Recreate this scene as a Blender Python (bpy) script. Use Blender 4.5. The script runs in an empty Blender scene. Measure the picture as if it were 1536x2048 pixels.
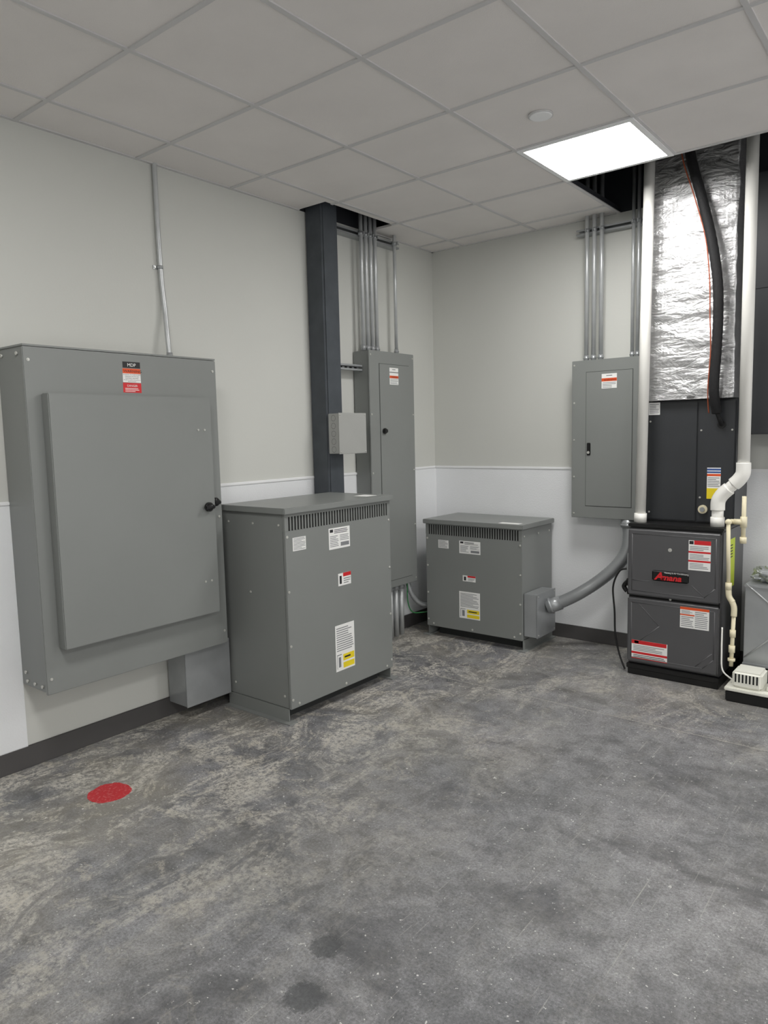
import bpy, bmesh, math, random
import numpy as np
from mathutils import Vector, Matrix, noise
random.seed(7)
scn=bpy.context.scene
scn.view_settings.view_transform='Standard'
scn.view_settings.look='None'
H=2.945
# ------------------------------------------------------------------ materials
def lin(c):
    return tuple(((v/255)/12.92 if v/255<=.04045 else (((v/255)+.055)/1.055)**2.4) for v in c)+(1,)
MATS={}
def mat(name,rgb,rough=.5,metal=0,var=.04,scale=6,bump=0,bscale=60,emit=0,spec=.5):
    if name in MATS: return MATS[name]
    m=bpy.data.materials.new(name);m.use_nodes=True
    nt=m.node_tree;b=nt.nodes['Principled BSDF']
    c=lin(rgb)
    tc=nt.nodes.new('ShaderNodeTexCoord')
    n=nt.nodes.new('ShaderNodeTexNoise');n.inputs['Scale'].default_value=scale;n.inputs['Detail'].default_value=4
    nt.links.new(tc.outputs['Object'],n.inputs['Vector'])
    r=nt.nodes.new('ShaderNodeValToRGB')
    r.color_ramp.elements[0].position=.3;r.color_ramp.elements[1].position=.7
    r.color_ramp.elements[0].color=tuple(v*(1-var) for v in c[:3])+(1,)
    r.color_ramp.elements[1].color=tuple(min(1,v*(1+var)) for v in c[:3])+(1,)
    nt.links.new(n.outputs['Fac'],r.inputs['Fac'])
    nt.links.new(r.outputs['Color'],b.inputs['Base Color'])
    b.inputs['Roughness'].default_value=rough;b.inputs['Metallic'].default_value=metal
    b.inputs['Specular IOR Level'].default_value=spec
    if bump:
        n2=nt.nodes.new('ShaderNodeTexNoise');n2.inputs['Scale'].default_value=bscale;n2.inputs['Detail'].default_value=3
        nt.links.new(tc.outputs['Object'],n2.inputs['Vector'])
        bp=nt.nodes.new('ShaderNodeBump');bp.inputs['Strength'].default_value=bump;bp.inputs['Distance'].default_value=.004
        nt.links.new(n2.outputs['Fac'],bp.inputs['Height']);nt.links.new(bp.outputs['Normal'],b.inputs['Normal'])
    if emit:
        b.inputs['Emission Color'].default_value=(1,.985,.96,1);b.inputs['Emission Strength'].default_value=emit
    MATS[name]=m;return m
M_WALL=mat('wall_paint',(207,208,203),.75,var=.015,scale=1.5,bump=.08,bscale=90)
M_WAIN=mat('pebbled_panel',(238,240,242),.45,var=.01,bump=.35,bscale=120)
M_TRIMW=mat('white_trim',(242,243,244),.4,var=.01)
M_BASE=mat('rubber_base',(78,76,76),.55)
M_TILE=mat('ceiling_tile',(234,230,227),.9,var=.03,scale=3,bump=.25,bscale=220)
M_TEE=mat('tee_grid',(208,207,207),.5,var=.01)
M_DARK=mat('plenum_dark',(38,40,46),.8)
M_GREY=mat('grey_enamel',(132,135,133),.36,var=.02,scale=2.5,bump=.03,bscale=300)
M_GREYL=mat('light_grey_enamel',(164,165,162),.45,var=.02)
M_GREYD=mat('seam_and_shade_dark',(50,52,52),.6)
M_COL=mat('column_paint',(68,73,79),.5,var=.14,scale=11)
M_GALV=mat('galvanized_steel',(168,171,173),.32,.4,var=.07,scale=9)
M_COND=mat('conduit_steel',(196,199,200),.3,.35,var=.05,scale=12)
M_HOSE=mat('liquidtight_grey',(158,161,163),.34,.45,var=.05,scale=12)
M_BLACK=mat('black_plastic',(18,18,19),.4)
M_BLKSTEEL=mat('black_steel',(50,52,55),.38,var=.1,scale=4)
M_FURN=mat('furnace_paint',(84,84,86),.36,var=.04,scale=4)
M_SLOT=mat('slot_black',(12,12,12),.8)
M_PVC=mat('white_pvc',(242,241,236),.35,var=.02)
M_CREAM=mat('cream_cpvc',(232,223,192),.4,var=.02)
M_WHITE=mat('label_white',(242,242,240),.5,var=.01)
M_INK=mat('label_ink',(35,35,38),.6)
M_INKG=mat('label_ink_grey',(130,132,135),.6)
M_ORANGE=mat('label_orange',(224,84,34),.5,var=.02)
M_RED=mat('label_red',(208,36,42),.5,var=.02)
M_YEL=mat('label_yellow',(240,216,40),.5,var=.02)
M_BLUE=mat('label_blue',(52,86,150),.5)
M_LIME=mat('tag_lime',(200,218,60),.5)
M_SCREW=mat('screw_zinc',(205,205,200),.3,.4)
M_FOAM=mat('foam_insulation',(22,22,24),.75,bump=.6,bscale=80)
M_WIREO=mat('orange_wire',(176,88,56),.5)
M_GREEN=mat('green_wire',(30,120,60),.5)
M_LENS=mat('light_lens',(250,250,248),.5,var=0,emit=31)
M_PUMP=mat('pump_white',(236,236,226),.45)
M_PAPER=mat('crumpled_wrap',(186,190,192),.35,.5,var=.2,scale=18,bump=.8,bscale=25)

# red paint
def red_paint():
    m=bpy.data.materials.new('red_floor_paint');m.use_nodes=True;nt=m.node_tree;b=nt.nodes['Principled BSDF']
    tc=nt.nodes.new('ShaderNodeTexCoord');n=nt.nodes.new('ShaderNodeTexNoise');n.inputs['Scale'].default_value=80;n.inputs['Detail'].default_value=6
    nt.links.new(tc.outputs['Object'],n.inputs['Vector'])
    r=nt.nodes.new('ShaderNodeValToRGB');e=r.color_ramp.elements
    e[0].position=.52;e[0].color=lin((188,48,54));e[1].position=.78;e[1].color=lin((205,120,120))
    nt.links.new(n.outputs['Fac'],r.inputs['Fac']);nt.links.new(r.outputs['Color'],b.inputs['Base Color'])
    b.inputs['Roughness'].default_value=.55;return m
M_REDP=red_paint()

def foil():
    m=bpy.data.materials.new('foil_wrap');m.use_nodes=True;nt=m.node_tree;b=nt.nodes['Principled BSDF']
    tc=nt.nodes.new('ShaderNodeTexCoord')
    b.inputs['Base Color'].default_value=(.58,.58,.59,1);b.inputs['Metallic'].default_value=.85;b.inputs['Roughness'].default_value=.36
    mp=nt.nodes.new('ShaderNodeMapping');mp.inputs['Scale'].default_value=(.9,1,1.9)
    nt.links.new(tc.outputs['Object'],mp.inputs['Vector'])
    n=nt.nodes.new('ShaderNodeTexNoise');n.inputs['Scale'].default_value=8;n.inputs['Detail'].default_value=7;n.inputs['Roughness'].default_value=.58;n.inputs['Distortion'].default_value=.9
    nt.links.new(mp.outputs['Vector'],n.inputs['Vector'])
    v=nt.nodes.new('ShaderNodeTexVoronoi');v.feature='DISTANCE_TO_EDGE';v.inputs['Scale'].default_value=10
    nt.links.new(mp.outputs['Vector'],v.inputs['Vector'])
    a=nt.nodes.new('ShaderNodeMath');a.operation='MULTIPLY_ADD';a.inputs[1].default_value=.3
    nt.links.new(v.outputs['Distance'],a.inputs[0]);nt.links.new(n.outputs['Fac'],a.inputs[2])
    # reinforcing scrim: faint square mesh in the facing
    sx=nt.nodes.new('ShaderNodeSeparateXYZ');nt.links.new(tc.outputs['Object'],sx.inputs[0])
    prev=a.outputs[0]
    for k in (0,2):
        m1=nt.nodes.new('ShaderNodeMath');m1.operation='MULTIPLY';m1.inputs[1].default_value=300;nt.links.new(sx.outputs[k],m1.inputs[0])
        s1=nt.nodes.new('ShaderNodeMath');s1.operation='SINE';nt.links.new(m1.outputs[0],s1.inputs[0])
        m2=nt.nodes.new('ShaderNodeMath');m2.operation='MULTIPLY_ADD';m2.inputs[1].default_value=.012
        nt.links.new(s1.outputs[0],m2.inputs[0]);nt.links.new(prev,m2.inputs[2]);prev=m2.outputs[0]
    bp=nt.nodes.new('ShaderNodeBump');bp.inputs['Strength'].default_value=.62;bp.inputs['Distance'].default_value=.026
    nt.links.new(prev,bp.inputs['Height']);nt.links.new(bp.outputs['Normal'],b.inputs['Normal']);return m
M_FOIL=foil()

def concrete():
    m=bpy.data.materials.new('stained_concrete');m.use_nodes=True;nt=m.node_tree;b=nt.nodes['Principled BSDF']
    L=nt.links.new
    tc=nt.nodes.new('ShaderNodeTexCoord');vec=tc.outputs['Object']
    def nz(s,d=5,dist=0,r=.55,sc=None,rot=.6):
        n=nt.nodes.new('ShaderNodeTexNoise');n.inputs['Scale'].default_value=s;n.inputs['Detail'].default_value=d;n.inputs['Distortion'].default_value=dist;n.inputs['Roughness'].default_value=r
        if sc:
            mp=nt.nodes.new('ShaderNodeMapping');mp.inputs['Scale'].default_value=sc;mp.inputs['Rotation'].default_value=(0,0,rot);L(vec,mp.inputs['Vector']);L(mp.outputs['Vector'],n.inputs['Vector'])
        else: L(vec,n.inputs['Vector'])
        return n.outputs['Fac']
    def ramp(f,p0,c0,p1,c1):
        r=nt.nodes.new('ShaderNodeValToRGB');e=r.color_ramp.elements;e[0].position=p0;e[0].color=c0;e[1].position=p1;e[1].color=c1;L(f,r.inputs['Fac']);return r.outputs['Color']
    def g(v): return (v,v,v,1)
    def mix(f,a,c,t='MIX'):
        x=nt.nodes.new('ShaderNodeMix');x.data_type='RGBA';x.blend_type=t
        if isinstance(f,(int,float)): x.inputs[0].default_value=f
        else: L(f,x.inputs[0])
        for i,v in((6,a),(7,c)):
            if isinstance(v,tuple): x.inputs[i].default_value=v
            else: L(v,x.inputs[i])
        return x.outputs[2]
    def mth(op,a,c=None):
        x=nt.nodes.new('ShaderNodeMath');x.operation=op
        for i,v in((0,a),(1,c)):
            if v is None: continue
            if isinstance(v,(int,float)): x.inputs[i].default_value=v
            else: L(v,x.inputs[i])
        return x.outputs[0]
    base=ramp(nz(1.4,7,.3,.6),.32,lin((104,105,107)),.68,lin((134,134,136)))
    mid=ramp(nz(9,10,.3,.78),.36,g(.66),.64,g(1.34))
    col=mix(1.0,base,mid,'MULTIPLY')
    fine=ramp(nz(110,5,0,.9),.36,g(.55),.64,g(1.5))
    col=mix(1.0,col,fine,'MULTIPLY')
    sx=nt.nodes.new('ShaderNodeSeparateXYZ');L(vec,sx.inputs[0])
    # wear is strongest along the left wall and round the equipment
    mr=nt.nodes.new('ShaderNodeMapRange');mr.inputs[1].default_value=.7;mr.inputs[2].default_value=2.0;mr.inputs[3].default_value=1;mr.inputs[4].default_value=.08
    L(sx.outputs[0],mr.inputs[0])
    mr2=nt.nodes.new('ShaderNodeMapRange');mr2.inputs[1].default_value=-1.6;mr2.inputs[2].default_value=-.9;mr2.inputs[3].default_value=0;mr2.inputs[4].default_value=.55
    L(sx.outputs[1],mr2.inputs[0])
    wear=mth('MAXIMUM',mr.outputs[0],mr2.outputs[0])
    dk=ramp(nz(2.1,9,.6,.7,(1,1.4,1)),.34,g(.75),.49,g(0))
    col=mix(dk,col,lin((74,75,78)))
    # warm film
    wf=ramp(nz(1.3,6,.8,.6),.42,g(0),.62,g(.45))
    col=mix(mth('MULTIPLY',wf,wear),col,lin((150,144,128)))
    # chalky worn patches and trowel swirls broken up by fine grain
    sw=ramp(nz(2.3,12,.9,.78,(1.5,.8,1),.9),.49,g(0),.57,g(1))
    gr=ramp(nz(40,7,0,.85),.44,g(.05),.54,g(1))
    sw2=mth('MULTIPLY',mth('MULTIPLY',mth('MULTIPLY',sw,gr),wear),.9)
    col=mix(sw2,col,lin((204,200,190)))
    tw=ramp(nz(3.2,7,2.6,.7),.56,g(0),.60,g(1))
    gr2=ramp(nz(60,5,0,.8),.42,g(0),.56,g(1))
    col=mix(mth('MULTIPLY',mth('MULTIPLY',mth('MULTIPLY',tw,gr2),wear),.7),col,lin((196,190,176)))
    for rot,s_ in((.6,7),(-.9,8)):
        scr=ramp(nz(s_,2,.4,.5,(16,.45,1),rot),.69,g(0),.72,g(.35))
        col=mix(scr,col,lin((180,178,172)))
    # paint specks
    sp=ramp(nz(30,4,.2,.65),.675,g(0),.69,g(.9))
    spm=ramp(nz(1.1,2),.42,g(0),.6,g(1))
    col=mix(mth('MULTIPLY',sp,spm),col,lin((226,225,221)))
    sp=ramp(nz(75,2,0,.5),.70,g(0),.72,g(.8))
    col=mix(sp,col,lin((214,213,209)))
    # round damp spots
    for (px,py,r,k) in ((1.955,-3.45,.05,.62),(2.04,-3.63,.055,.6),(1.3,-2.15,.045,.35),(1.45,-2.05,.055,.3)):
        vd=nt.nodes.new('ShaderNodeVectorMath');vd.operation='DISTANCE';L(vec,vd.inputs[0]);vd.inputs[1].default_value=(px,py,0)
        dd=mth('ADD',vd.outputs['Value'],mth('MULTIPLY',mth('SUBTRACT',nz(55,6,0,.8),.5),.07))
        f=nt.nodes.new('ShaderNodeMapRange');f.inputs[1].default_value=r*.85;f.inputs[2].default_value=r*1.12;f.inputs[3].default_value=k;f.inputs[4].default_value=0;L(dd,f.inputs[0])
        col=mix(f.outputs[0],col,lin((62,64,66)))
    # sawn joint
    ab=mth('ABSOLUTE',mth('ADD',mth('ADD',sx.outputs[1],1.245),mth('MULTIPLY',mth('SUBTRACT',nz(30,2),.5),.006)))
    f=mth('LESS_THAN',ab,.003);col=mix(mth('MULTIPLY',f,.65),col,lin((176,172,164)))
    L(col,b.inputs['Base Color'])
    rr=ramp(nz(5,5,1),.3,g(.40),.7,g(.60));L(rr,b.inputs['Roughness'])
    bp=nt.nodes.new('ShaderNodeBump');bp.inputs['Strength'].default_value=.25;bp.inputs['Distance'].default_value=.003;L(nz(45,6,0,.7),bp.inputs['Height']);L(bp.outputs['Normal'],b.inputs['Normal'])
    return m
M_FLOOR=concrete()

# ------------------------------------------------------------------ mesh builder
class MB:
    def __init__(s): s.bm=bmesh.new();s.mats=[]
    def mi(s,m):
        if m not in s.mats: s.mats.append(m)
        return s.mats.index(m)
    def merge(s,b2,m,smooth=False):
        i=s.mi(m)
        for f in b2.faces: f.material_index=i;f.smooth=smooth
        me=bpy.data.meshes.new('tmp');b2.to_mesh(me);b2.free();s.bm.from_mesh(me);bpy.data.meshes.remove(me);return s
    def box(s,x0,x1,y0,y1,z0,z1,m,bev=0,seg=2):
        b=bmesh.new();bmesh.ops.create_cube(b,size=1)
        for v in b.verts:
            v.co=Vector(((x0+x1)/2+v.co.x*(x1-x0),(y0+y1)/2+v.co.y*(y1-y0),(z0+z1)/2+v.co.z*(z1-z0)))
        if bev: bmesh.ops.bevel(b,geom=b.edges[:],offset=bev,segments=seg,affect='EDGES')
        return s.merge(b,m)
    def cyl(s,p0,p1,r,m,seg=20,r2=None,smooth=True):
        p0=Vector(p0);p1=Vector(p1);d=p1-p0
        b=bmesh.new();bmesh.ops.create_cone(b,cap_ends=True,segments=seg,radius1=r,radius2=r if r2 is None else r2,depth=d.length)
        R=d.to_track_quat('Z','Y').to_matrix().to_4x4();R.translation=(p0+p1)/2
        bmesh.ops.transform(b,matrix=R,verts=b.verts)
        i=s.mi(m)
        for f in b.faces: f.material_index=i;f.smooth=smooth and len(f.verts)==4
        me=bpy.data.meshes.new('tmp');b.to_mesh(me);b.free();s.bm.from_mesh(me);bpy.data.meshes.remove(me);return s
    def sph(s,c,r,m,sc=(1,1,1),u=16,v=10):
        b=bmesh.new();bmesh.ops.create_uvsphere(b,u_segments=u,v_segments=v,radius=r)
        for w in b.verts: w.co=Vector((c[0]+w.co.x*sc[0],c[1]+w.co.y*sc[1],c[2]+w.co.z*sc[2]))
        return s.merge(b,m,True)
    def tube(s,pts,r,m,seg=14,sub=8,ridge=0,smooth=True,straight=False):
        P=[Vector(p) for p in pts]
        if not straight:
            Q=[]
            for i in range(len(P)-1):
                p0=P[max(i-1,0)];p1=P[i];p2=P[i+1];p3=P[min(i+2,len(P)-1)]
                for k in range(sub):
                    t=k/sub
                    Q.append(.5*((2*p1)+(p2-p0)*t+(2*p0-5*p1+4*p2-p3)*t*t+(3*p1-p0-3*p2+p3)*t**3))
            Q.append(P[-1]);P=Q
        b=bmesh.new();rings=[];up=None
        for i,p in enumerate(P):
            t=(P[min(i+1,len(P)-1)]-P[max(i-1,0)]).normalized()
            if up is None:
                up=t.orthogonal().normalized()
            up=(up-t*up.dot(t)).normalized();sd=t.cross(up)
            rr=r+(ridge if i%2 else 0)
            rings.append([b.verts.new(p+(up*math.cos(a)+sd*math.sin(a))*rr) for a in [2*math.pi*k/seg for k in range(seg)]])
        for i in range(len(rings)-1):
            for k in range(seg): b.faces.new((rings[i][k],rings[i][(k+1)%seg],rings[i+1][(k+1)%seg],rings[i+1][k]))
        b.faces.new(rings[0][::-1]);b.faces.new(rings[-1])
        bmesh.ops.recalc_face_normals(b,faces=b.faces)
        return s.merge(b,m,smooth)
WL={}
def mk(name,mb,parent=None,label=None,cat=None,kind=None,group=None,origin=None):
    vs=[v.co for v in mb.bm.verts]
    lo=Vector([min(v[i] for v in vs) for i in range(3)]);hi=Vector([max(v[i] for v in vs) for i in range(3)])
    c=(lo+hi)/2
    if parent is None: c=Vector((c.x,c.y,lo.z))
    if kind=='structure': c=Vector((0,0,0))
    if origin is not None: c=Vector(origin)
    for v in mb.bm.verts: v.co-=c
    me=bpy.data.meshes.new(name);mb.bm.to_mesh(me);mb.bm.free()
    for m in mb.mats: me.materials.append(m)
    o=bpy.data.objects.new(name,me);scn.collection.objects.link(o)
    WL[o.name]=c
    if parent: o.parent=parent;o.location=c-WL[parent.name]
    else: o.location=c
    if label:o['label']=label
    if cat:o['category']=cat
    if kind:o['kind']=kind
    if group:o['group']=group
    return o
def empty(name,loc,label,cat,group=None):
    o=bpy.data.objects.new(name,None);o.empty_display_size=.1;scn.collection.objects.link(o)
    o.location=loc;WL[o.name]=Vector(loc);o['label']=label;o['category']=cat
    if group:o['group']=group
    return o
def pp(f,d,h,z,out=0):
    return Vector((d+out,h,z)) if f=='x' else Vector((h,d-out,z))
def fbox(mb,f,d,h0,h1,z0,z1,o0,o1,m,bev=0):
    if f=='x': mb.box(d+o0,d+o1,h0,h1,z0,z1,m,bev)
    else: mb.box(h0,h1,d-o1,d-o0,z0,z1,m,bev)
def text_into(mb,f,d,h,z,s,size,m,out=.0016,shear=0,bold=0,align='LEFT',sx=1):
    c=bpy.data.curves.new('t','FONT');c.body=s;c.size=size;c.shear=shear;c.align_x=align;c.offset=bold;c.resolution_u=3
    o=bpy.data.objects.new('t',c);scn.collection.objects.link(o)
    dg=bpy.context.evaluated_depsgraph_get();me=bpy.data.meshes.new_from_object(o.evaluated_get(dg))
    bpy.data.objects.remove(o);bpy.data.curves.remove(c)
    b=bmesh.new();b.from_mesh(me);bpy.data.meshes.remove(me)
    for v in b.verts: v.co=pp(f,d,h+v.co.x*sx,z+v.co.y,out)
    mb.merge(b,m)
def label(name,parent,f,d,h0,h1,z0,z1,rects=(),texts=(),lines=(),base=None,lab=None):
    """rects (u0,u1,v0,v1,mat); v measured down from the top. texts (u,v,size_frac,str,mat[,align]). lines (u0,u1,v0,v1,n,mat)"""
    mb=MB();fbox(mb,f,d,h0,h1,z0,z1,0,.0008,base or M_WHITE)
    w=h1-h0;h=z1-z0
    for(u0,u1,v0,v1,m)in rects: fbox(mb,f,d,h0+u0*w,h0+u1*w,z1-v1*h,z1-v0*h,.0008,.0012,m)
    for(u0,u1,v0,v1,n,m)in lines:
        for i in range(n):
            t=(v1-v0)/n;zz=z1-(v0+t*(i+.3))*h
            e=u1-(u1-u0)*random.choice((0,.04,.1,.3))
            fbox(mb,f,d,h0+u0*w,h0+e*w,zz-t*h*.38,zz,.0008,.0013,m)
    for t in texts:
        u,v,sz,s,m=t[:5];al=t[5] if len(t)>5 else 'LEFT'
        text_into(mb,f,d,h0+u*w,z1-v*h,s,sz*h,m,align=al,sx=t[6] if len(t)>6 else 1)
    return mk(name,mb,parent,label=lab)
def screws(parent,f,d,pts,r=.006):
    first=None
    for(h,z)in pts:
        c=pp(f,d,h,z,.001)
        if first is None:
            mb=MB();mb.cyl(pp(f,d,h,z,0),pp(f,d,h,z,.0025),r*1.15,M_SCREW,12);mb.cyl(pp(f,d,h,z,.0025),pp(f,d,h,z,.005),r*.7,M_SCREW,6,smooth=False)
            first=mk('screw',mb,parent,origin=c)
        else:
            o=first.copy();scn.collection.objects.link(o);o.parent=parent;o.location=c-WL[parent.name]

# ------------------------------------------------------------------ room shell (unseen right wall left out so world light can enter)
RX=5.6;RY=-7.0
def S(name,mb): return mk(name,mb,kind='structure')
S('floor',MB().box(-.1,RX+.1,RY-.1,.1,-.1,0,M_FLOOR))
S('wall_left',MB().box(-.1,0,RY-.1,.1,0,H,M_WALL))
S('wall_back',MB().box(0,RX,0,.1,0,H,M_WALL))
S('wall_front',MB().box(0,4.2,RY-.1,RY,0,H,M_WALL))
pl=MB();T=3.7
pl.box(-.1,0,RY-.1,.1,H,T,M_DARK).box(0,RX,0,.1,H,T,M_DARK).box(RX,RX+.1,RY-.1,.1,H,T,M_DARK).box(0,RX,RY-.1,RY,H,T,M_DARK).box(-.1,RX+.1,RY-.1,.1,T,T+.05,M_DARK)  # walls and deck coloured dark to stand in for shade above the ceiling
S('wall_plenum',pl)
# ceiling tiles & grid
xs=[0]+[.303+.605*k for k in range(9)]+[RX];ys=[0]+[-.219-.607*k for k in range(12)];ys=[y for y in ys if y>RY]+[RY]
LIGHTS=[(3,2),(3,7),(7,2),(7,7)]   # (ix,iy) cell indices
cl=MB();fixt=[]
for i in range(len(xs)-1):
    for j in range(len(ys)-1):
        x0,x1=xs[i],xs[i+1];y1,y0=ys[j],ys[j+1]
        if (i,j) in LIGHTS: fixt.append((x0,x1,y0,y1));continue
        if j<=1 and 3<=i<=5: continue           # missing tiles over the furnace
        if i==0 and (y0<-.8 and y1>-1.49):
            cl.box(.24,x1,y0,y1,H,H+.015,M_TILE)
            if y1>-.80: cl.box(0,.24,-.80,y1,H,H+.015,M_TILE)
            if y0<-1.49: cl.box(0,.24,y0,-1.49,H,H+.015,M_TILE)
            continue
        cl.box(x0,x1,y0,y1,H,H+.015,M_TILE)
S('ceiling',cl)
g=MB();w=.0105
for x in xs[1:-1]:
    if 1.6<x<3.3: g.box(x-w,x+w,RY,ys[2]-w,H-.006,H,M_TEE)
    else: g.box(x-w,x+w,RY,0,H-.006,H,M_TEE)
for k,y in enumerate(ys[1:-1]):
    if k==0: g.box(0,1.513,y-w,y+w,H-.0055,H,M_TEE);g.box(xs[6],RX,y-w,y+w,H-.0055,H,M_TEE)
    elif abs(y+.826)<.01 : g.box(.24,RX,y-w,y+w,H-.0055,H,M_TEE)
    elif abs(y+1.433)<.01 : g.box(.24,RX,y-w,y+w,H-.0055,H,M_TEE)
    else: g.box(0,RX,y-w,y+w,H-.0055,H,M_TEE)
g.box(0,.02,RY,-1.49,H-.005,H,M_TEE).box(0,.02,-.80,0,H-.005,H,M_TEE).box(0,1.513,-.02,0,H-.005,H,M_TEE)
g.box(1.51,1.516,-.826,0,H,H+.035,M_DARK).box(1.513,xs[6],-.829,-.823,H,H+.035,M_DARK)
S('trim_1',g)
# wainscot
S('trim_2',MB().box(0,.007,RY,-3.405,.1,1.238,M_WAIN))
S('trim_3',MB().box(0,.007,-2.33,0,.1,1.238,M_WAIN))
S('trim_4',MB().box(.007,RX,-.007,0,.1,1.238,M_WAIN))
S('trim_5',MB().box(0,.013,RY,-3.405,1.238,1.256,M_TRIMW,.003))
S('trim_6',MB().box(0,.013,-2.33,-.013,1.238,1.256,M_TRIMW,.003))
S('trim_7',MB().box(0,RX,-.013,0,1.238,1.256,M_TRIMW,.003))
S('trim_8',MB().box(0,.012,-.012,0,.1,1.238,M_TRIMW,.003))
S('baseboard_left',MB().box(0,.010,RY,0,0,.105,M_BASE,.003))
S('baseboard_back',MB().box(.010,RX,-.010,0,0,.105,M_BASE,.003))
# ------------------------------------------------------------------ lights
for n,(x0,x1,y0,y1) in enumerate(fixt):
    e=empty('ceiling_light',((x0+x1)/2,(y0+y1)/2,H-.012),'square flush white LED panel light, switched on, in the tile grid','ceiling light','LED ceiling panels')
    a=MB();q=.030
    a.box(x0+.004,x1-.004,y0+.004,y0+q,H-.012,H+.03,M_TRIMW).box(x0+.004,x1-.004,y1-q,y1-.004,H-.012,H+.03,M_TRIMW).box(x0+.004,x0+q,y0+q,y1-q,H-.012,H+.03,M_TRIMW).box(x1-q,x1-.004,y0+q,y1-q,H-.012,H+.03,M_TRIMW)
    a.box(x0+.004,x1-.004,y0+.004,y1-.004,H+.03,H+.04,M_TRIMW)
    mk('frame',a,e)
    mk('lens',MB().box(x0+q,x1-q,y0+q,y1-q,H-.009,H-.004,M_LENS),e)
d=MB();d.cyl((1.80,-1.73,H-.008),(1.80,-1.73,H),.056,M_TEE,40).cyl((1.80,-1.73,H-.012),(1.80,-1.73,H-.008),.047,M_TRIMW,40,r2=.052)
mk('sprinkler_cover',d,label='round white flush cover plate in a ceiling tile',cat='ceiling cover')

# ------------------------------------------------------------------ main distribution cabinet
e=empty('electrical_cabinet',(.12,-2.905,.40),'large grey wall-mounted steel main distribution cabinet with raised door','electrical cabinet')
a=MB();a.box(.003,.235,-3.405,-2.405,.405,1.93,M_GREY,.003)
a.box(.003,.25,-3.41,-2.40,1.928,1.936,M_GREY)          # top lip
mk('body',a,e)
a=MB();a.box(.236,.25,-3.412,-2.398,.40,1.926,M_GREY,.003);mk('front_cover',a,e)
screws(e,'x',.25,[(-2.42,1.1),(-2.42,.47),(-3.39,.47),(-3.39,1.87),(-2.42,1.87)])
for (x,z) in((.05,1.90),(.19,1.90),(.06,.43),(.13,.43),(.2,.43),(.05,.47)):
    mk('corner_bolt',MB().cyl((x,-3.405,z),(x,-3.412,z),.008,M_SCREW,10),e)
dr=MB();dr.box(.251,.31,-3.345,-2.488,.60,1.728,M_GREY,.004)
dr=mk('door',dr,e)
screws(dr,'x',.31,[(-2.575,1.563),(-2.535,1.563),(-2.575,.776),(-2.535,.776)],.005)
a=MB();a.cyl((.31,-2.535,1.165),(.325,-2.535,1.165),.024,M_BLACK,20).box(.325,.345,-2.575,-2.512,1.155,1.176,M_BLACK,.005).sph((.33,-2.535,1.165),.016,M_BLACK)
mk('latch',a,dr)
a=MB();a.cyl((.25,-2.452,1.182),(.275,-2.452,1.182),.022,M_BLACK,20).box(.275,.292,-2.475,-2.43,1.17,1.19,M_BLACK,.005).cyl((.27,-2.452,1.16),(.27,-2.452,1.205),.007,M_BLACK)
mk('padlock_hasp',a,e)
label('name_plate',e,'x',.25,-2.945,-2.852,1.861,1.890,base=M_BLACK,texts=[(.5,.78,.78,'MDP',M_WHITE,'CENTER')])
label('warning_label',e,'x',.25,-2.947,-2.852,1.793,1.858,rects=[(0,1,0,.36,M_ORANGE)],
 texts=[(.56,.27,.25,'WARNING',M_INK,'CENTER',1.25),(.5,.47,.095,'POTENTIAL ARC FLASH HAZARD',M_INK,'CENTER',1.0),(.5,.6,.095,'PERSONAL PROTECTIVE',M_INK,'CENTER',1.1),(.5,.73,.095,'EQUIPMENT REQUIRED',M_INK,'CENTER',1.1),(.5,.85,.08,'FAILURE TO COMPLY CAN RESULT IN',M_INK,'CENTER'),(.5,.96,.08,'DEATH OR INJURY',M_INK,'CENTER')],
 lines=())
label('danger_label',e,'x',.25,-2.948,-2.851,1.745,1.791,base=M_RED,lines=[(.1,.9,.5,.95,3,M_WHITE)],texts=[(.5,.4,.3,'DANGER',M_WHITE,'CENTER')])

# gutter box below cabinet
e=empty('junction_box',(0.085,-2.48,.08),'galvanized grey sheet steel box hanging below the large cabinet','electrical box')
mk('body',MB().box(.011,.17,-2.63,-2.335,.08,.399,M_GALV,.003),e)
mk('cover',MB().box(.171,.176,-2.633,-2.332,.078,.398,M_GALV,.002),e)

# conduit above cabinet
def conduit(name,pts,r,lab,grp=None,coup=(),straight=True,straps=()):
    e=empty(name,pts[-1],lab,'conduit',grp)
    mk('pipe',MB().tube(pts,r,M_COND,16,8,straight=straight),e)
    for c in coup:
        c=Vector(c);mb=MB();mb.cyl(c-Vector((0,0,.018)),c+Vector((0,0,.018)),r*1.28,M_GALV,16);mb.cyl(c-Vector((0,0,.004)),c+Vector((0,0,.004)),r*1.5,M_GALV,6)
        mk('connector',mb,e)
    for c in straps:
        c=Vector(c);mb=MB();mb.cyl(c-Vector((0,0,.008)),c+Vector((0,0,.008)),r*1.22,M_GALV,16);mb.box(.0005,.006,c.y-.035,c.y-.005,c.z-.009,c.z+.009,M_GALV);mb.cyl((.006,c.y-.026,c.z),(.010,c.y-.026,c.z),.005,M_SCREW,8)
        mk('strap',mb,e)
    return e
conduit('electrical_conduit',[(.016,-2.545,H+.1),(.016,-2.545,2.6),(.017,-2.54,2.35),(.025,-2.535,2.2),(.05,-2.545,2.05),(.06,-2.545,1.938)],.0125,
 'thin steel conduit running down the wall to the large cabinet',coup=[(.06,-2.545,1.957)],straight=False,straps=[(.016,-2.543,2.42)])

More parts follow.
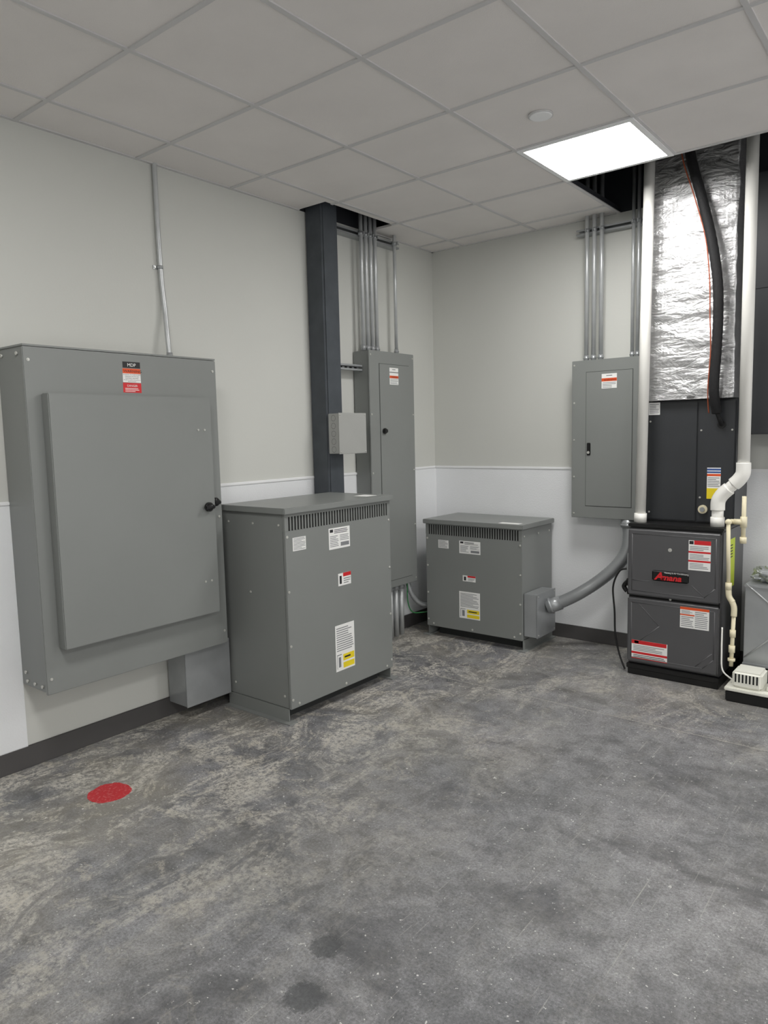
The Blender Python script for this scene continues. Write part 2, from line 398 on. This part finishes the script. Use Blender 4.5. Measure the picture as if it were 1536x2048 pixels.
# ------------------------------------------------------------------ steel column
a=MB();a.box(.0,.152,-1.432,-1.28,0,T-.002,M_COL,.012,3)
mk('steel_column',a,label='dark grey painted square steel column against the wall',cat='column')
e=empty('junction_box',(.2,-1.295,1.40),'light grey square box with knockouts fixed on the column','electrical box')
bx=mk('body',MB().box(.153,.243,-1.43,-1.165,1.402,1.660,M_GREYL,.003),e)
mk('cover',MB().box(.244,.2475,-1.434,-1.161,1.399,1.663,M_GREYL,.0015),e)
for k in range(5):
    z=1.43+k*.05;a=MB()
    b=bmesh.new();rr,ri=.019,.0175;N=20
    o_=[b.verts.new((.198+rr*math.cos(2*math.pi*i/N),-1.4308,z+rr*math.sin(2*math.pi*i/N))) for i in range(N)]
    i_=[b.verts.new((.198+ri*math.cos(2*math.pi*i/N),-1.4308,z+ri*math.sin(2*math.pi*i/N))) for i in range(N)]
    for i in range(N): b.faces.new((o_[i],o_[(i+1)%N],i_[(i+1)%N],i_[i]))
    a.merge(b,M_GREYD)
    mk('knockout',a,e)
screws(e,'x',.2475,[(-1.42,1.412),(-1.175,1.412),(-1.42,1.65),(-1.175,1.65)],.004)
# ------------------------------------------------------------------ panels
def panel(f,d,h0,h1,z0,z1,dh0,dh1,dz0,dz1,lab):
    loc=(d/2,(h0+h1)/2,z0) if f=='x' else ((h0+h1)/2,-d/2,z0)
    e=empty('breaker_panel',loc,lab,'electrical panel')
    D=d if f=='x' else -d
    b=MB();fbox(b,f,D,h0+.004,h1-.004,z0+.003,z1-.003,-d+.008,-.012,M_GREY,.002);mk('body',b,e)
    b=MB();fbox(b,f,D,h0,h1,z0,z1,-.011,0,M_GREY,.003)
    fbox(b,f,D,dh0-.003,dh1+.003,dz0-.003,dz1+.003,0,.0006,M_GREYD)
    mk('front_cover',b,e)
    b=MB();fbox(b,f,D,dh0,dh1,dz0,dz1,.0007,.0035,M_GREY,.001);dr=mk('door',b,e)
    n=5
    screws(e,f,D,[(h0+.018,z0+.03+(z1-z0-.06)*k/(n-1)) for k in range(n)]+[(h1-.018,z0+.03+(z1-z0-.06)*k/(n-1)) for k in range(n)],.0055)
    return e,dr,D+(.0035 if f=='x' else -.0035)
e,dr,dd=panel('x',.15,-1.0,-.48,.40,2.10,-.889,-.545,.456,2.012,'tall narrow grey breaker panel with door beside the steel column')
label('warning_label',dr,'x',dd,-.776,-.675,1.872,1.99,rects=[(.0,1,.24,.30,M_GREY),(0,1,.47,.62,M_ORANGE)],lines=[(.06,.94,.64,.98,5,M_INKG),(.3,.7,.06,.14,1,M_INK)],texts=[(.55,.595,.13,'WARNING',M_INK,'CENTER')])
a=MB();a.cyl((dd,-.85,1.543),(dd+.012,-.85,1.543),.02,M_BLACK).box(dd+.012,dd+.026,-.875,-.835,1.531,1.555,M_BLACK,.004);mk('latch',a,dr)
a=MB();a.cyl((.1505,-.905,.93),(.162,-.905,.93),.013,M_BLACK);mk('lock',a,dr)
e,dr,dd=panel('y',.15,1.25,1.745,.915,1.985,1.354,1.669,1.0,1.904,'grey breaker panel with door mounted on the wall beside the furnace')
label('warning_label',dr,'y',dd,1.462,1.565,1.79,1.886,rects=[(0,1,.30,.52,M_ORANGE)],lines=[(.06,.94,.56,.98,4,M_INKG),(.3,.7,.08,.18,1,M_INK)],texts=[(.55,.48,.18,'WARNING',M_INK,'CENTER')])
a=MB();a.box(1.362,1.388,dd-.006,dd,1.345,1.43,M_BLACK,.003).cyl((1.375,dd-.006,1.365),(1.375,dd-.011,1.365),.009,M_SCREW);mk('latch',a,dr)
# conduits into tall panel
for y in(-.975,-.925,-.875,-.825):
    conduit('electrical_conduit',[(.085,y,H+.35),(.085,y,2.1)],.0145,'straight vertical steel conduit entering the top of the tall panel','conduits above the tall panel',coup=[(.085,y,2.12)])
conduit('electrical_conduit',[(.085,-.60,H+.2),(.085,-.60,2.1)],.0125,'single vertical steel conduit entering the tall panel','conduits above the tall panel',coup=[(.085,-.60,2.12)])
for x in(1.32,1.371,1.422,):
    conduit('electrical_conduit',[(x,-.075,H+.3),(x,-.075,1.987)],.0145,'straight vertical steel conduit entering the wall panel','conduits above the wall panel',coup=[(x,-.075,2.005)])
for x in(1.635,1.67):
    conduit('electrical_conduit',[(x,-.075,H+.3),(x,-.075,1.987)],.011,'thin vertical steel conduit entering the wall panel','conduits above the wall panel',coup=[(x,-.075,2.005)])
# strut channels
def strut(f,h0,h1,z,dep0,dep1,lab):
    a=MB()
    if f=='x':
        a.box(dep0,dep1,h0,h1,z-.02,z-.017,M_GALV).box(dep0,dep1,h0,h1,z+.017,z+.02,M_GALV).box(dep0,dep0+.003,h0,h1,z-.017,z+.017,M_GALV)
        a.box(dep1-.003,dep1,h0,h1,z-.017,z-.008,M_GALV).box(dep1-.003,dep1,h0,h1,z+.008,z+.017,M_GALV)
    else:
        a.box(h0,h1,-dep1,-dep0,z-.02,z-.017,M_GALV).box(h0,h1,-dep1,-dep0,z+.017,z+.02,M_GALV).box(h0,h1,-dep0-.003,-dep0,z-.017,z+.017,M_GALV)
        a.box(h0,h1,-dep1,-dep1+.003,z-.017,z-.008,M_GALV).box(h0,h1,-dep1,-dep1+.003,z+.008,z+.017,M_GALV)
    n=int((h1-h0)/.05)
    for k in range(n):
        h=h0+.03+k*.05
        if f=='x': a.box(dep0+.003,dep0+.004,h,h+.025,z-.006,z+.006,M_SLOT)
        else: a.box(h,h+.025,-dep0-.004,-dep0-.003,z-.006,z+.006,M_SLOT)
    return mk('strut_channel',a,label=lab,cat='strut channel')
strut('x',-1.279,-.52,2.885,.0,.068,'slotted galvanized strut channel holding the conduits near the column')
strut('x',-1.279,-1.0,1.98,.055,.09,'short slotted galvanized strut between column and tall panel')
strut('y',1.235,1.745,2.85,.0,.058,'slotted galvanized strut channel holding conduits on the wall')
def clamp(f,c,r):
    a=MB();a.cyl(Vector(c)-Vector((0,0,.012)),Vector(c)+Vector((0,0,.012)),r*1.3,M_GALV,16)
    if f=='x':a.box(c[0],c[0]+r*2.2,c[1]-.004,c[1]+.004,c[2]-.01,c[2]+.01,M_GALV)
    else:a.box(c[0]-.004,c[0]+.004,c[1]-r*2.2,c[1],c[2]-.01,c[2]+.01,M_GALV)
    mk('conduit_clamp',a,label='small galvanized clamp holding a conduit on the strut',cat='pipe clamp',group='conduit clamps')
for y in(-.975,-.925,-.875,-.825,-.60): clamp('x',(.085,y,2.885),.0145)
for x in(1.32,1.371,1.422,1.635,1.67): clamp('y',(x,-.075,2.85),.012)
# stubs below tall panel
for k,y in enumerate((-.80,-.735,-.67,-.605)):
    conduit('electrical_conduit',[(.085,y,.40),(.085,y,0.0)],.02,'short vertical conduit from the tall panel into the floor','floor conduits below the tall panel',coup=[(.085,y,.375)])
mk('flexible_conduit',MB().tube([(.1,-.54,.40),(.12,-.52,.3),(.16,-.46,.22),(.249,-.38,.2)],.017,M_GALV,12,14,ridge=.003),label='thin ribbed metal flexible conduit below the tall panel',cat='flexible conduit')
mk('ground_wire',MB().tube([(.13,-.585,.40),(.13,-.58,.25),(.15,-.55,.17),(.2,-.48,.16),(.249,-.44,.17)],.004,M_GREEN,8,10),label='thin green insulated wire below the tall panel',cat='wire')
mk('white_cable',MB().tube([(.13,-.86,.40),(.15,-.84,.3),(.14,-.85,.15),(.12,-.86,.0)],.004,M_WHITE,8,10),label='thin white cable hanging below the tall panel',cat='cable')

# ------------------------------------------------------------------ transformers
def transformer(f,d,h0,h1,dback,zb,zt,nsl,vent,lab,side):
    """front plane d; body from dback"""
    def B(mb,a0,a1,hh0,hh1,z0,z1,m,bev=0):
        if f=='x': mb.box(a0,a1,hh0,hh1,z0,z1,m,bev)
        else: mb.box(hh0,hh1,min(a0,a1),max(a0,a1),z0,z1,m,bev)
    s=1 if f=='x' else -1
    loc=((d+dback)/2,(h0+h1)/2,0) if f=='x' else ((h0+h1)/2,(d+dback)/2,0)
    e=empty('transformer',loc,lab,'transformer')
    b=MB();B(b,dback,d-s*.018,h0+.004,h1-.004,zb,zt-.035,M_GREY,.003)
    mk('body',b,e)
    v0,v1=vent
    b=MB();B(b,d-s*.016,d,h0,h1,zb,v0,M_GREY,.002);B(b,d-s*.016,d,h0,h1,v1,zt-.034,M_GREY,.001)
    B(b,d-s*.016,d,h0,h0+.022,v0,v1,M_GREY);B(b,d-s*.016,d,h1-.022,h1,v0,v1,M_GREY)
    mk('front_panel',b,e)
    b=MB();B(b,d-s*.0155,d-s*.004,h0+.022,h1-.022,v0,v1,M_SLOT)
    W=h1-h0-.044
    for k in range(nsl+1):
        h=h0+.022+W*k/nsl;B(b,d-s*.0038,d-s*.0005,h-W/nsl*.22,h+W/nsl*.22,v0,v1,M_GREY)
    mk('vent_grille',b,e)
    b=MB();B(b,dback,d+s*.018,h0-.016,h1+.016,zt-.033,zt,M_GREY,.004);mk('lid',b,e)
    for hh in(h0,h1):
        b=MB();i=1 if hh==h0 else -1
        a0=dback;a1=d-s*.02
        B(b,a0,a1,min(hh,hh+i*.006),max(hh,hh+i*.006),.0,zb-.001,M_GREY)
        B(b,a0,a1+s*.035,min(hh-i*.03,hh+i*.03),max(hh-i*.03,hh+i*.03),0,.006,M_GREY)
        mk('foot',b,e)
    # added dark block stands in for shade in the gap between the feet
    b=MB();B(b,dback+s*.05,d-s*.09,h0+.05,h1-.05,.0,zb-.001,M_GREYD);mk('gap_shade_block',b,e)
    n=4
    scr=[(h0+.014,zb+.05+(v0-zb-.08)*k/(n-1)) for k in range(n)]+[(h1-.014,zb+.05+(v0-zb-.08)*k/(n-1)) for k in range(n)]+[(h0+.06,zb+.02),((h0+h1)/2,zb+.02),(h1-.06,zb+.02)]
    screws(e,f,d,scr,.0065)
    return e
t1=transformer('x',.65,-2.32,-1.44,.14,.075,1.152,38,(1.03,1.104),'large grey floor-standing steel transformer with slotted vents','x')
screws(t1,'y',-2.316,[(.2,1.06),(.6,1.06),(.36,.68),(.2,.14),(.6,.14),(.4,1.06)])
mk('top_label',MB().box(.50,.60,-1.60,-1.50,1.1525,1.1535,M_WHITE),t1)
def xl(e,f,d,boxes):
    A,B_,C_,D_=boxes
    label('data_label',e,f,d,*A,rects=[(.0,1,0,.04,M_INKG)],lines=[(.06,.94,.08,.95,9,M_INKG)])
    label('rating_plate',e,f,d,*B_,rects=[(.05,.2,.06,.2,M_INK),(.55,.95,.72,.9,M_INKG)],lines=[(.25,.9,.06,.28,3,M_INK),(.05,.45,.35,.9,7,M_INKG),(.52,.95,.35,.65,4,M_INKG)])
    label('danger_label',e,f,d,*C_,rects=[(.38,1,0,.3,M_RED),(.1,.26,.2,.85,M_INK)],lines=[(.42,.95,.38,.9,3,M_INKG)])
    label('instruction_label',e,f,d,*D_,rects=[(.38,.97,.66,.80,M_YEL),(.38,.97,.84,.96,M_YEL),(.06,.3,.64,.66,M_INKG),(.06,.08,.66,.95,M_INKG),(.14,.26,.7,.92,M_INKG)],lines=[(.06,.94,.05,.58,11,M_INKG),(.45,.9,.68,.78,1,M_INK)])
xl(t1,'x',.65,[(-2.267,-2.17,.92,.994),(-1.990,-1.815,.888,1.007),(-1.923,-1.815,.672,.743),(-1.962,-1.80,.182,.449)])
t2=transformer('y',-.50,.25,1.05,-.03,.075,.885,38,(.772,.846),'smaller grey floor-standing steel transformer with slotted vents','y')
xl(t2,'y',-.50,[(.362,.452,.675,.738),(.545,.722,.65,.742),(.572,.68,.447,.49),(.54,.715,.172,.370)])
screws(t2,'x',1.047,[(-.46,.8),(-.08,.8),(-.25,.8),(-.46,.13)])
mk('top_label',MB().box(.86,1.02,-.49,-.43,.8855,.8865,M_WHITE),t2)
e=empty('junction_box',(1.10,-.33,.1),'galvanized box on the side of the smaller transformer','electrical box')
mk('body',MB().box(1.05,1.148,-.475,-.2,.105,.405,M_GALV,.003),e)
mk('cover',MB().box(1.149,1.153,-.478,-.197,.102,.408,M_GALV,.001),e)
screws(e,'x',1.153,[(-.46,.39),(-.215,.39),(-.46,.12),(-.215,.12)],.004)
e=empty('flexible_conduit',(1.4,-.2,.3),'thick grey liquid-tight flexible conduit curving down to the transformer','flexible conduit')
mk('hose',MB().tube([(1.635,-.10,.87),(1.645,-.11,.80),(1.635,-.13,.70),(1.575,-.16,.595),(1.47,-.20,.49),(1.36,-.25,.405),(1.27,-.28,.35),(1.21,-.30,.32)],.042,M_HOSE,20,12,ridge=.0012),e)
mk('fitting',MB().cyl((1.635,-.10,.914),(1.635,-.10,.86),.05,M_GALV).cyl((1.635,-.10,.885),(1.635,-.10,.87),.056,M_GALV,8),e)
mk('fitting',MB().cyl((1.153,-.325,.295),(1.24,-.29,.333),.049,M_GALV).cyl((1.17,-.318,.303),(1.185,-.312,.31),.057,M_GALV,8),e)

# ------------------------------------------------------------------ furnace
FX0,FX1,FY=1.79,2.33,-.53
e=empty('furnace',((FX0+FX1)/2,-.27,0),'dark grey gas furnace with two front doors and warning labels','furnace')
mk('cabinet',MB().box(FX0,FX1,FY+.02,-.02,.07,.925,M_FURN,.006).box(FX0+.01,FX1-.01,FY+.012,FY+.02,.09,.92,M_SLOT),e)
a=MB();a.box(FX0,FX1,FY-.005,-.03,.040,.07,M_BLACK,.003)
a.box(FX0+.005,FX1-.005,FY+.004,-.05,0,.040,M_BLACK,.003)
mk('base',a,e)
a=MB();a.box(FX0-.004,FX1+.004,FY+.005,-.02,.925,.945,M_BLACK,.004);mk('top_flange',a,e)
def fdoor(z0,z1,ridges):
    b=MB();b.box(FX0+.004,FX1-.004,FY-.012,FY+.012,z0,z1,M_FURN,.009,3)
    w_=.0045;y=FY-.0087
    for (p,q_) in [((FX0+.03,z1-.03),(FX1-.03,z1-.03)),((FX1-.03,z1-.03),(FX1-.03,z0+.09)),((FX1-.03,z0+.09),(FX1-.09,z0+.03)),((FX1-.09,z0+.03),(FX0+.03,z0+.03)),((FX0+.03,z0+.03),(FX0+.03,z1-.03))]+ridges:
        b.cyl((p[0],y,p[1]),(q_[0],y,q_[1]),w_,M_FURN,12)
    return mk('door',b,e)
du=fdoor(.505,.915,[((FX0+.03,.60),(FX0+.14,.60)),((2.17,.60),(2.24,.54))])
dl=fdoor(.085,.490,[((FX0+.07,.46),(FX0+.20,.33)),((FX0+.20,.33),(FX0+.08,.22)),((2.2,.12),(2.29,.21))])
b=MB();b.box(1.945,2.155,FY-.022,FY-.010,.610,.672,M_BLACK,.006,3)
text_into(b,'y',FY-.022,1.962,.619,'A',.064,M_RED,shear=.25,bold=.0022,sx=1.1)
text_into(b,'y',FY-.022,2.000,.619,'mana',.050,M_RED,shear=.25,bold=.0016,sx=1.08)
text_into(b,'y',FY-.022,2.018,.660,'Heating & Air Conditioning',.0125,M_WHITE,out=.002)
mk('brand_badge',b,du,label='black badge with red script lettering')
label('warning_label',du,'y',FY-.012,2.15,2.272,.693,.868,rects=[(.25,1,0,.14,M_RED),(.03,.22,.02,.13,M_INK),(0,1,.36,.42,M_RED),(0,1,.66,.72,M_RED)],lines=[(.06,.94,.18,.34,3,M_INKG),(.06,.94,.45,.64,4,M_INKG),(.06,.94,.75,.95,4,M_INKG)])
label('warning_label',dl,'y',FY-.012,2.11,2.272,.345,.47,rects=[(0,1,0,.12,M_ORANGE),(0,.5,.34,.4,M_ORANGE)],lines=[(.04,.47,.15,.33,3,M_INKG),(.52,.96,.15,.95,9,M_INKG),(.04,.47,.43,.95,6,M_INKG)])
label('warning_label',dl,'y',FY-.012,1.825,2.04,.11,.225,rects=[(0,.98,0,.2,M_RED),(.08,.2,.03,.17,M_WHITE),(0,1,.62,.74,M_RED),(0,1,.97,1,M_RED)],lines=[(.05,.95,.25,.58,4,M_INKG),(.05,.95,.77,.94,2,M_INK)])
label('safety_tag',e,'x',FX1,-.40,-.24,.57,.86,base=M_LIME,lines=[(.1,.9,.1,.4,5,M_INK)])
screws(du,'y',FY-.012,[(2.045,.80)],.01);screws(e,'y',FY+.012,[(2.045,.4975)],.006)
# coil cabinet
e=empty('evaporator_coil_cabinet',(2.075,-.18,.945),'black sheet steel coil cabinet standing on the furnace','air handler cabinet')
mk('body',MB().box(1.805,2.34,-.325,-.02,.946,1.68,M_BLKSTEEL,.004),e)
mk('access_panel',MB().box(1.812,2.125,-.334,-.326,.955,1.67,M_BLKSTEEL,.003),e)
mk('access_panel',MB().box(2.135,2.335,-.337,-.326,.955,1.67,M_BLKSTEEL,.003),e)
screws(e,'y',-.337,[(2.15,1.5),(2.15,1.1),(2.32,1.5),(2.32,1.2),(1.85,1.56),(1.85,1.0)],.005)
label('inspection_label',e,'y',-.334,1.838,1.906,1.60,1.675,lines=[(.08,.9,.08,.9,6,M_INKG)])
label('warning_label',e,'y',-.337,2.188,2.264,1.094,1.279,rects=[(0,1,.03,.09,M_BLUE),(0,1,.12,.17,M_BLUE),(0,1,.2,.27,M_ORANGE),(0,1,.66,1,M_YEL)],lines=[(.06,.94,.3,.62,6,M_INKG)])
a=MB();a.cyl((2.17,-.337,1.03),(2.17,-.352,1.03),.026,M_CREAM,20).cyl((2.17,-.352,1.03),(2.17,-.362,1.03),.014,M_GALV,12);mk('drain_port',a,e)
# foil duct
def foilduct():
    b=bmesh.new();bmesh.ops.create_cube(b,size=1)
    x0,x1,y0,y1,z0,z1=1.83,2.32,-.35,-.03,1.69,3.55
    for v in b.verts: v.co=Vector(((x0+x1)/2+v.co.x*(x1-x0),(y0+y1)/2+v.co.y*(y1-y0),(z0+z1)/2+v.co.z*(z1-z0)))
    bmesh.ops.subdivide_edges(b,edges=b.edges[:],cuts=80,use_grid_fill=True)
    for v in b.verts:
        p=v.co.copy();n=Vector((0,0,0))
        if abs(p.y-y0)<1e-5:n.y-=1
        if abs(p.x-x0)<1e-5:n.x-=1
        if abs(p.x-x1)<1e-5:n.x+=1
        if n.length==0: continue
        q_=Vector((p.x*1.2,p.y*1.5,p.z*3.0))
        k=noise.noise(q_*1.8)*.011+(.5-abs(noise.noise(q_*3.2)))*.011+(.5-abs(noise.noise(Vector((p.x*6,p.y*5,p.z*13)))))*.005
        k+=.012*math.sin(math.pi*min(1,max(0,(p.x-x0)/(x1-x0))))
        for zc in (2.15,2.62):
            k-=.008*math.exp(-((p.z-zc)/.02)**2)
        v.co+=n.normalized()*k
    for f in b.faces:f.smooth=True
    a=MB();i=a.mi(M_FOIL)
    me=bpy.data.meshes.new('t');b.to_mesh(me);b.free();a.bm.from_mesh(me);bpy.data.meshes.remove(me);return a
e=empty('insulated_duct',(2.075,-.19,1.685),'vertical supply duct wrapped in crinkled silver foil insulation','duct')
mk('foil_wrap',foilduct(),e)
mk('foil_tape',MB().box(1.822,2.328,-.372,-.025,1.684,1.715,M_FOIL,.004),e)
# lineset
e=empty('refrigerant_line',(2.25,-.42,1.53),'black foam-insulated refrigerant line curving down the foil duct','insulated pipe')
L_=[(2.03,-.37,3.4),(2.075,-.42,3.08),(2.15,-.43,2.80),(2.205,-.435,2.58),(2.243,-.435,2.35),(2.252,-.435,2.15),(2.247,-.43,1.957),(2.235,-.42,1.73),(2.245,-.38,1.60)]
mk('insulation',MB().tube(L_,.027,M_FOAM,16,10,ridge=.0015),e)
mk('pipe',MB().tube([(2.245,-.385,1.61),(2.26,-.375,1.56),(2.262,-.338,1.53)],.012,M_FOAM,12,8).cyl((2.262,-.345,1.53),(2.262,-.337,1.53),.022,M_BLACK),e)
mk('thermostat_wire',MB().tube([(p[0]-.036-.008*math.sin(i*1.7),p[1]-.006,p[2]) for i,p in enumerate(L_[:-1])]+[(2.20,-.38,1.60)],.0035,M_WIREO,8,8),label='thin orange wire beside the black insulated line',cat='wire')
# PVC vents
e=empty('vent_pipe',(1.84,-.45,.945),'straight white PVC vent pipe rising from the furnace top','pvc pipe')
mk('pipe',MB().cyl((1.835,-.45,.946),(1.865,-.45,3.5),.031,M_PVC,28),e)
mk('coupling',MB().cyl((1.835,-.45,.946),(1.836,-.45,1.00),.037,M_PVC,28),e)
e=empty('vent_pipe',(2.285,-.45,.945),'white PVC vent pipe with offset elbows above the furnace','pvc pipe')
mk('pipe',MB().tube([(2.41,-.45,3.5),(2.41,-.45,1.30)],.032,M_PVC,28,straight=True),e)
mk('pipe',MB().tube([(2.395,-.45,1.225),(2.30,-.45,1.13)],.032,M_PVC,28,straight=True),e)
mk('pipe',MB().tube([(2.28,-.45,1.06),(2.28,-.45,.946)],.032,M_PVC,28,straight=True),e)
mk('elbow',MB().tube([(2.41,-.45,1.315),(2.41,-.45,1.27),(2.405,-.45,1.245),(2.385,-.45,1.215),(2.362,-.45,1.192)],.039,M_PVC,28,6),e)
mk('elbow',MB().tube([(2.338,-.45,1.168),(2.305,-.45,1.135),(2.286,-.45,1.105),(2.28,-.45,1.08),(2.28,-.45,1.04)],.039,M_PVC,28,6),e)
mk('coupling',MB().cyl((2.28,-.45,.946),(2.28,-.45,1.0),.038,M_PVC,28),e)
# cream drain pipes
e=empty('condensate_drain_pipe',(2.40,-.56,.15),'narrow cream plastic drain piping down the furnace side','drain pipe')
def P_(pts,r=.011): return MB().tube(pts,r,M_CREAM,14,straight=True)
mk('pipe',P_([(2.43,-.50,1.13),(2.43,-.50,.88)],.012),e)
mk('tee',MB().cyl((2.43,-.50,.955),(2.43,-.50,1.015),.018,M_CREAM).cyl((2.38,-.50,.985),(2.43,-.50,.985),.016,M_CREAM),e)
mk('cap',MB().cyl((2.43,-.50,.865),(2.43,-.50,.90),.018,M_CREAM),e)
mk('pipe',P_([(2.355,-.50,.985),(2.355,-.54,.985)]),e)
mk('elbow',MB().sph((2.36,-.54,.985),.018,M_CREAM).cyl((2.362,-.50,.985),(2.40,-.50,.985),.014,M_CREAM),e)
mk('pipe',P_([(2.36,-.54,.985),(2.37,-.54,.62)]),e)
mk('elbow',MB().cyl((2.37,-.54,.64),(2.37,-.54,.60),.017,M_CREAM).tube([(2.37,-.54,.60),(2.375,-.54,.56),(2.395,-.54,.53)],.016,M_CREAM,12,5),e)
mk('elbow',MB().tube([(2.39,-.54,.535),(2.402,-.54,.50),(2.402,-.54,.45)],.016,M_CREAM,12,5),e)
mk('pipe',P_([(2.402,-.54,.46),(2.395,-.54,.16)]),e)
mk('coupling',MB().cyl((2.399,-.54,.33),(2.399,-.54,.37),.016,M_CREAM).cyl((2.396,-.54,.24),(2.397,-.54,.28),.017,M_CREAM).cyl((2.396,-.54,.19),(2.396,-.54,.205),.02,M_CREAM),e)
mk('clear_tube',MB().tube([(2.345,-.55,.38),(2.35,-.57,.25),(2.36,-.58,.14),(2.42,-.60,.10)],.0045,M_PVC,10,8),label='thin clear drain tube beside the cream pipe',cat='hose')
# condensate pump
e=empty('condensate_pump',(2.56,-.60,0),'small white condensate pump on a black tank on the floor','pump')
mk('tank',MB().box(2.40,2.74,-.68,-.50,.0,.062,M_BLACK,.006),e)
mk('tray',MB().box(2.395,2.745,-.685,-.495,.062,.082,M_PUMP,.004),e)
a=MB();a.box(2.43,2.58,-.67,-.51,.083,.175,M_PUMP,.012,3)
for k in range(7): a.box(2.445+k*.018,2.453+k*.018,-.6715,-.668,.115,.162,M_SLOT)
mk('motor_cover',a,e)
mk('float_switch',MB().box(2.60,2.70,-.65,-.54,.083,.11,M_PUMP,.006),e)
# galvanized return duct
e=empty('return_duct',(2.7,-.25,0),'galvanized sheet metal return duct standing beside the furnace','duct')
a=MB();a.box(2.44,3.05,-.46,-.03,.165,.62,M_GALV,.003);
mk('body',a,e)
a=MB();a.box(2.436,3.05,-.466,-.03,.155,.17,M_GALV,.002).box(2.436,3.05,-.466,-.03,.61,.625,M_GALV,.002).cyl((2.445,-.463,.63),(2.60,-.463,.50),.004,M_COND,8).cyl((2.445,-.463,.2),(2.7,-.463,.45),.004,M_COND,8);mk('flange',a,e)
for x in(2.50,2.9): mk('support',MB().box(x,x+.06,-.44,-.05,0,.155,M_BLACK),e)
b=bmesh.new();bmesh.ops.create_icosphere(b,subdivisions=5,radius=1)
for v in b.verts:
    p=v.co.copy();k=1+.35*noise.noise(p*2.3)+.22*abs(noise.noise(p*6))
    v.co=Vector((2.60+p.x*.14*k,-.30+p.y*.11*k,max(.626,.665+p.z*.055*k)))
a=MB();a.merge(b,M_PAPER);mk('crumpled_duct_wrap',a,label='crumpled piece of foil duct wrap lying on the return duct',cat='duct wrap')
# dark duct beside foil duct
a=MB();a.box(2.37,3.2,-.22,-.003,1.47,2.94,M_BLKSTEEL,.004).box(2.365,3.2,-.225,-.015,2.3,2.32,M_BLKSTEEL,.002)
mk('return_air_duct',a,label='dark painted rectangular air duct high on the wall',cat='duct')
# small box & cords left of furnace
e=empty('junction_box',(1.765,-.36,.6),'small grey switch box on the furnace side','electrical box')
mk('body',MB().box(1.745,1.789,-.42,-.34,.62,.74,M_GALV,.003),e)
mk('gas_valve_fitting',MB().cyl((1.789,-.44,.56),(1.755,-.44,.56),.024,M_BLACK).cyl((1.789,-.44,.50),(1.76,-.44,.50),.018,M_BLACK).tube([(1.755,-.44,.56),(1.735,-.44,.53),(1.755,-.44,.50)],.014,M_BLACK,12,6),label='black pipe fittings on the furnace side',cat='pipe fitting')
mk('power_cord',MB().tube([(1.743,-.42,.64),(1.70,-.43,.62),(1.665,-.44,.52),(1.68,-.45,.36),(1.69,-.46,.22),(1.72,-.47,.10),(1.765,-.49,.01)],.006,M_BLACK,10,10),label='thin black cord hanging in a loop beside the furnace',cat='cable')
# red paint spot
N=90;b=bmesh.new();top=[];bot=[]
for i in range(N):
    t=2*math.pi*i/N;r=.088*(1+.10*noise.noise(Vector((math.cos(t)*2,math.sin(t)*2,1)))+.05*noise.noise(Vector((math.cos(t)*12,math.sin(t)*12,4))))
    top.append(b.verts.new((.545+r*math.cos(t),-3.318+r*1.0*math.sin(t),.0012)));bot.append(b.verts.new((.545+r*math.cos(t),-3.318+r*math.sin(t),0)))
b.faces.new(top)
for i in range(N): b.faces.new((bot[i],bot[(i+1)%N],top[(i+1)%N],top[i]))
a=MB();a.merge(b,M_REDP);mk('paint_spot',a,label='round worn red painted spot on the concrete floor',cat='floor marking')

# ------------------------------------------------------------------ camera
f=1450.
Y=np.array([1163,-182,f]);Y/=np.linalg.norm(Y)
X=np.array([1826,113,-f]);X-=Y*X.dot(Y);X/=np.linalg.norm(X)
Z=np.cross(X,Y)
cam=bpy.data.cameras.new('camera');co=bpy.data.objects.new('camera',cam);scn.collection.objects.link(co)
M=Matrix(((X[0],-X[1],-X[2],3.374),(Y[0],-Y[1],-Y[2],-4.9),(Z[0],-Z[1],-Z[2],1.519),(0,0,0,1)))
co.matrix_world=M
cam.sensor_fit='VERTICAL';cam.sensor_height=36;cam.lens=f/2048*36;cam.clip_start=.05
scn.camera=co
w_=bpy.data.worlds.new('world');scn.world=w_;w_.use_nodes=True
w_.node_tree.nodes['Background'].inputs[0].default_value=(1,.99,.97,1);w_.node_tree.nodes['Background'].inputs[1].default_value=1.05
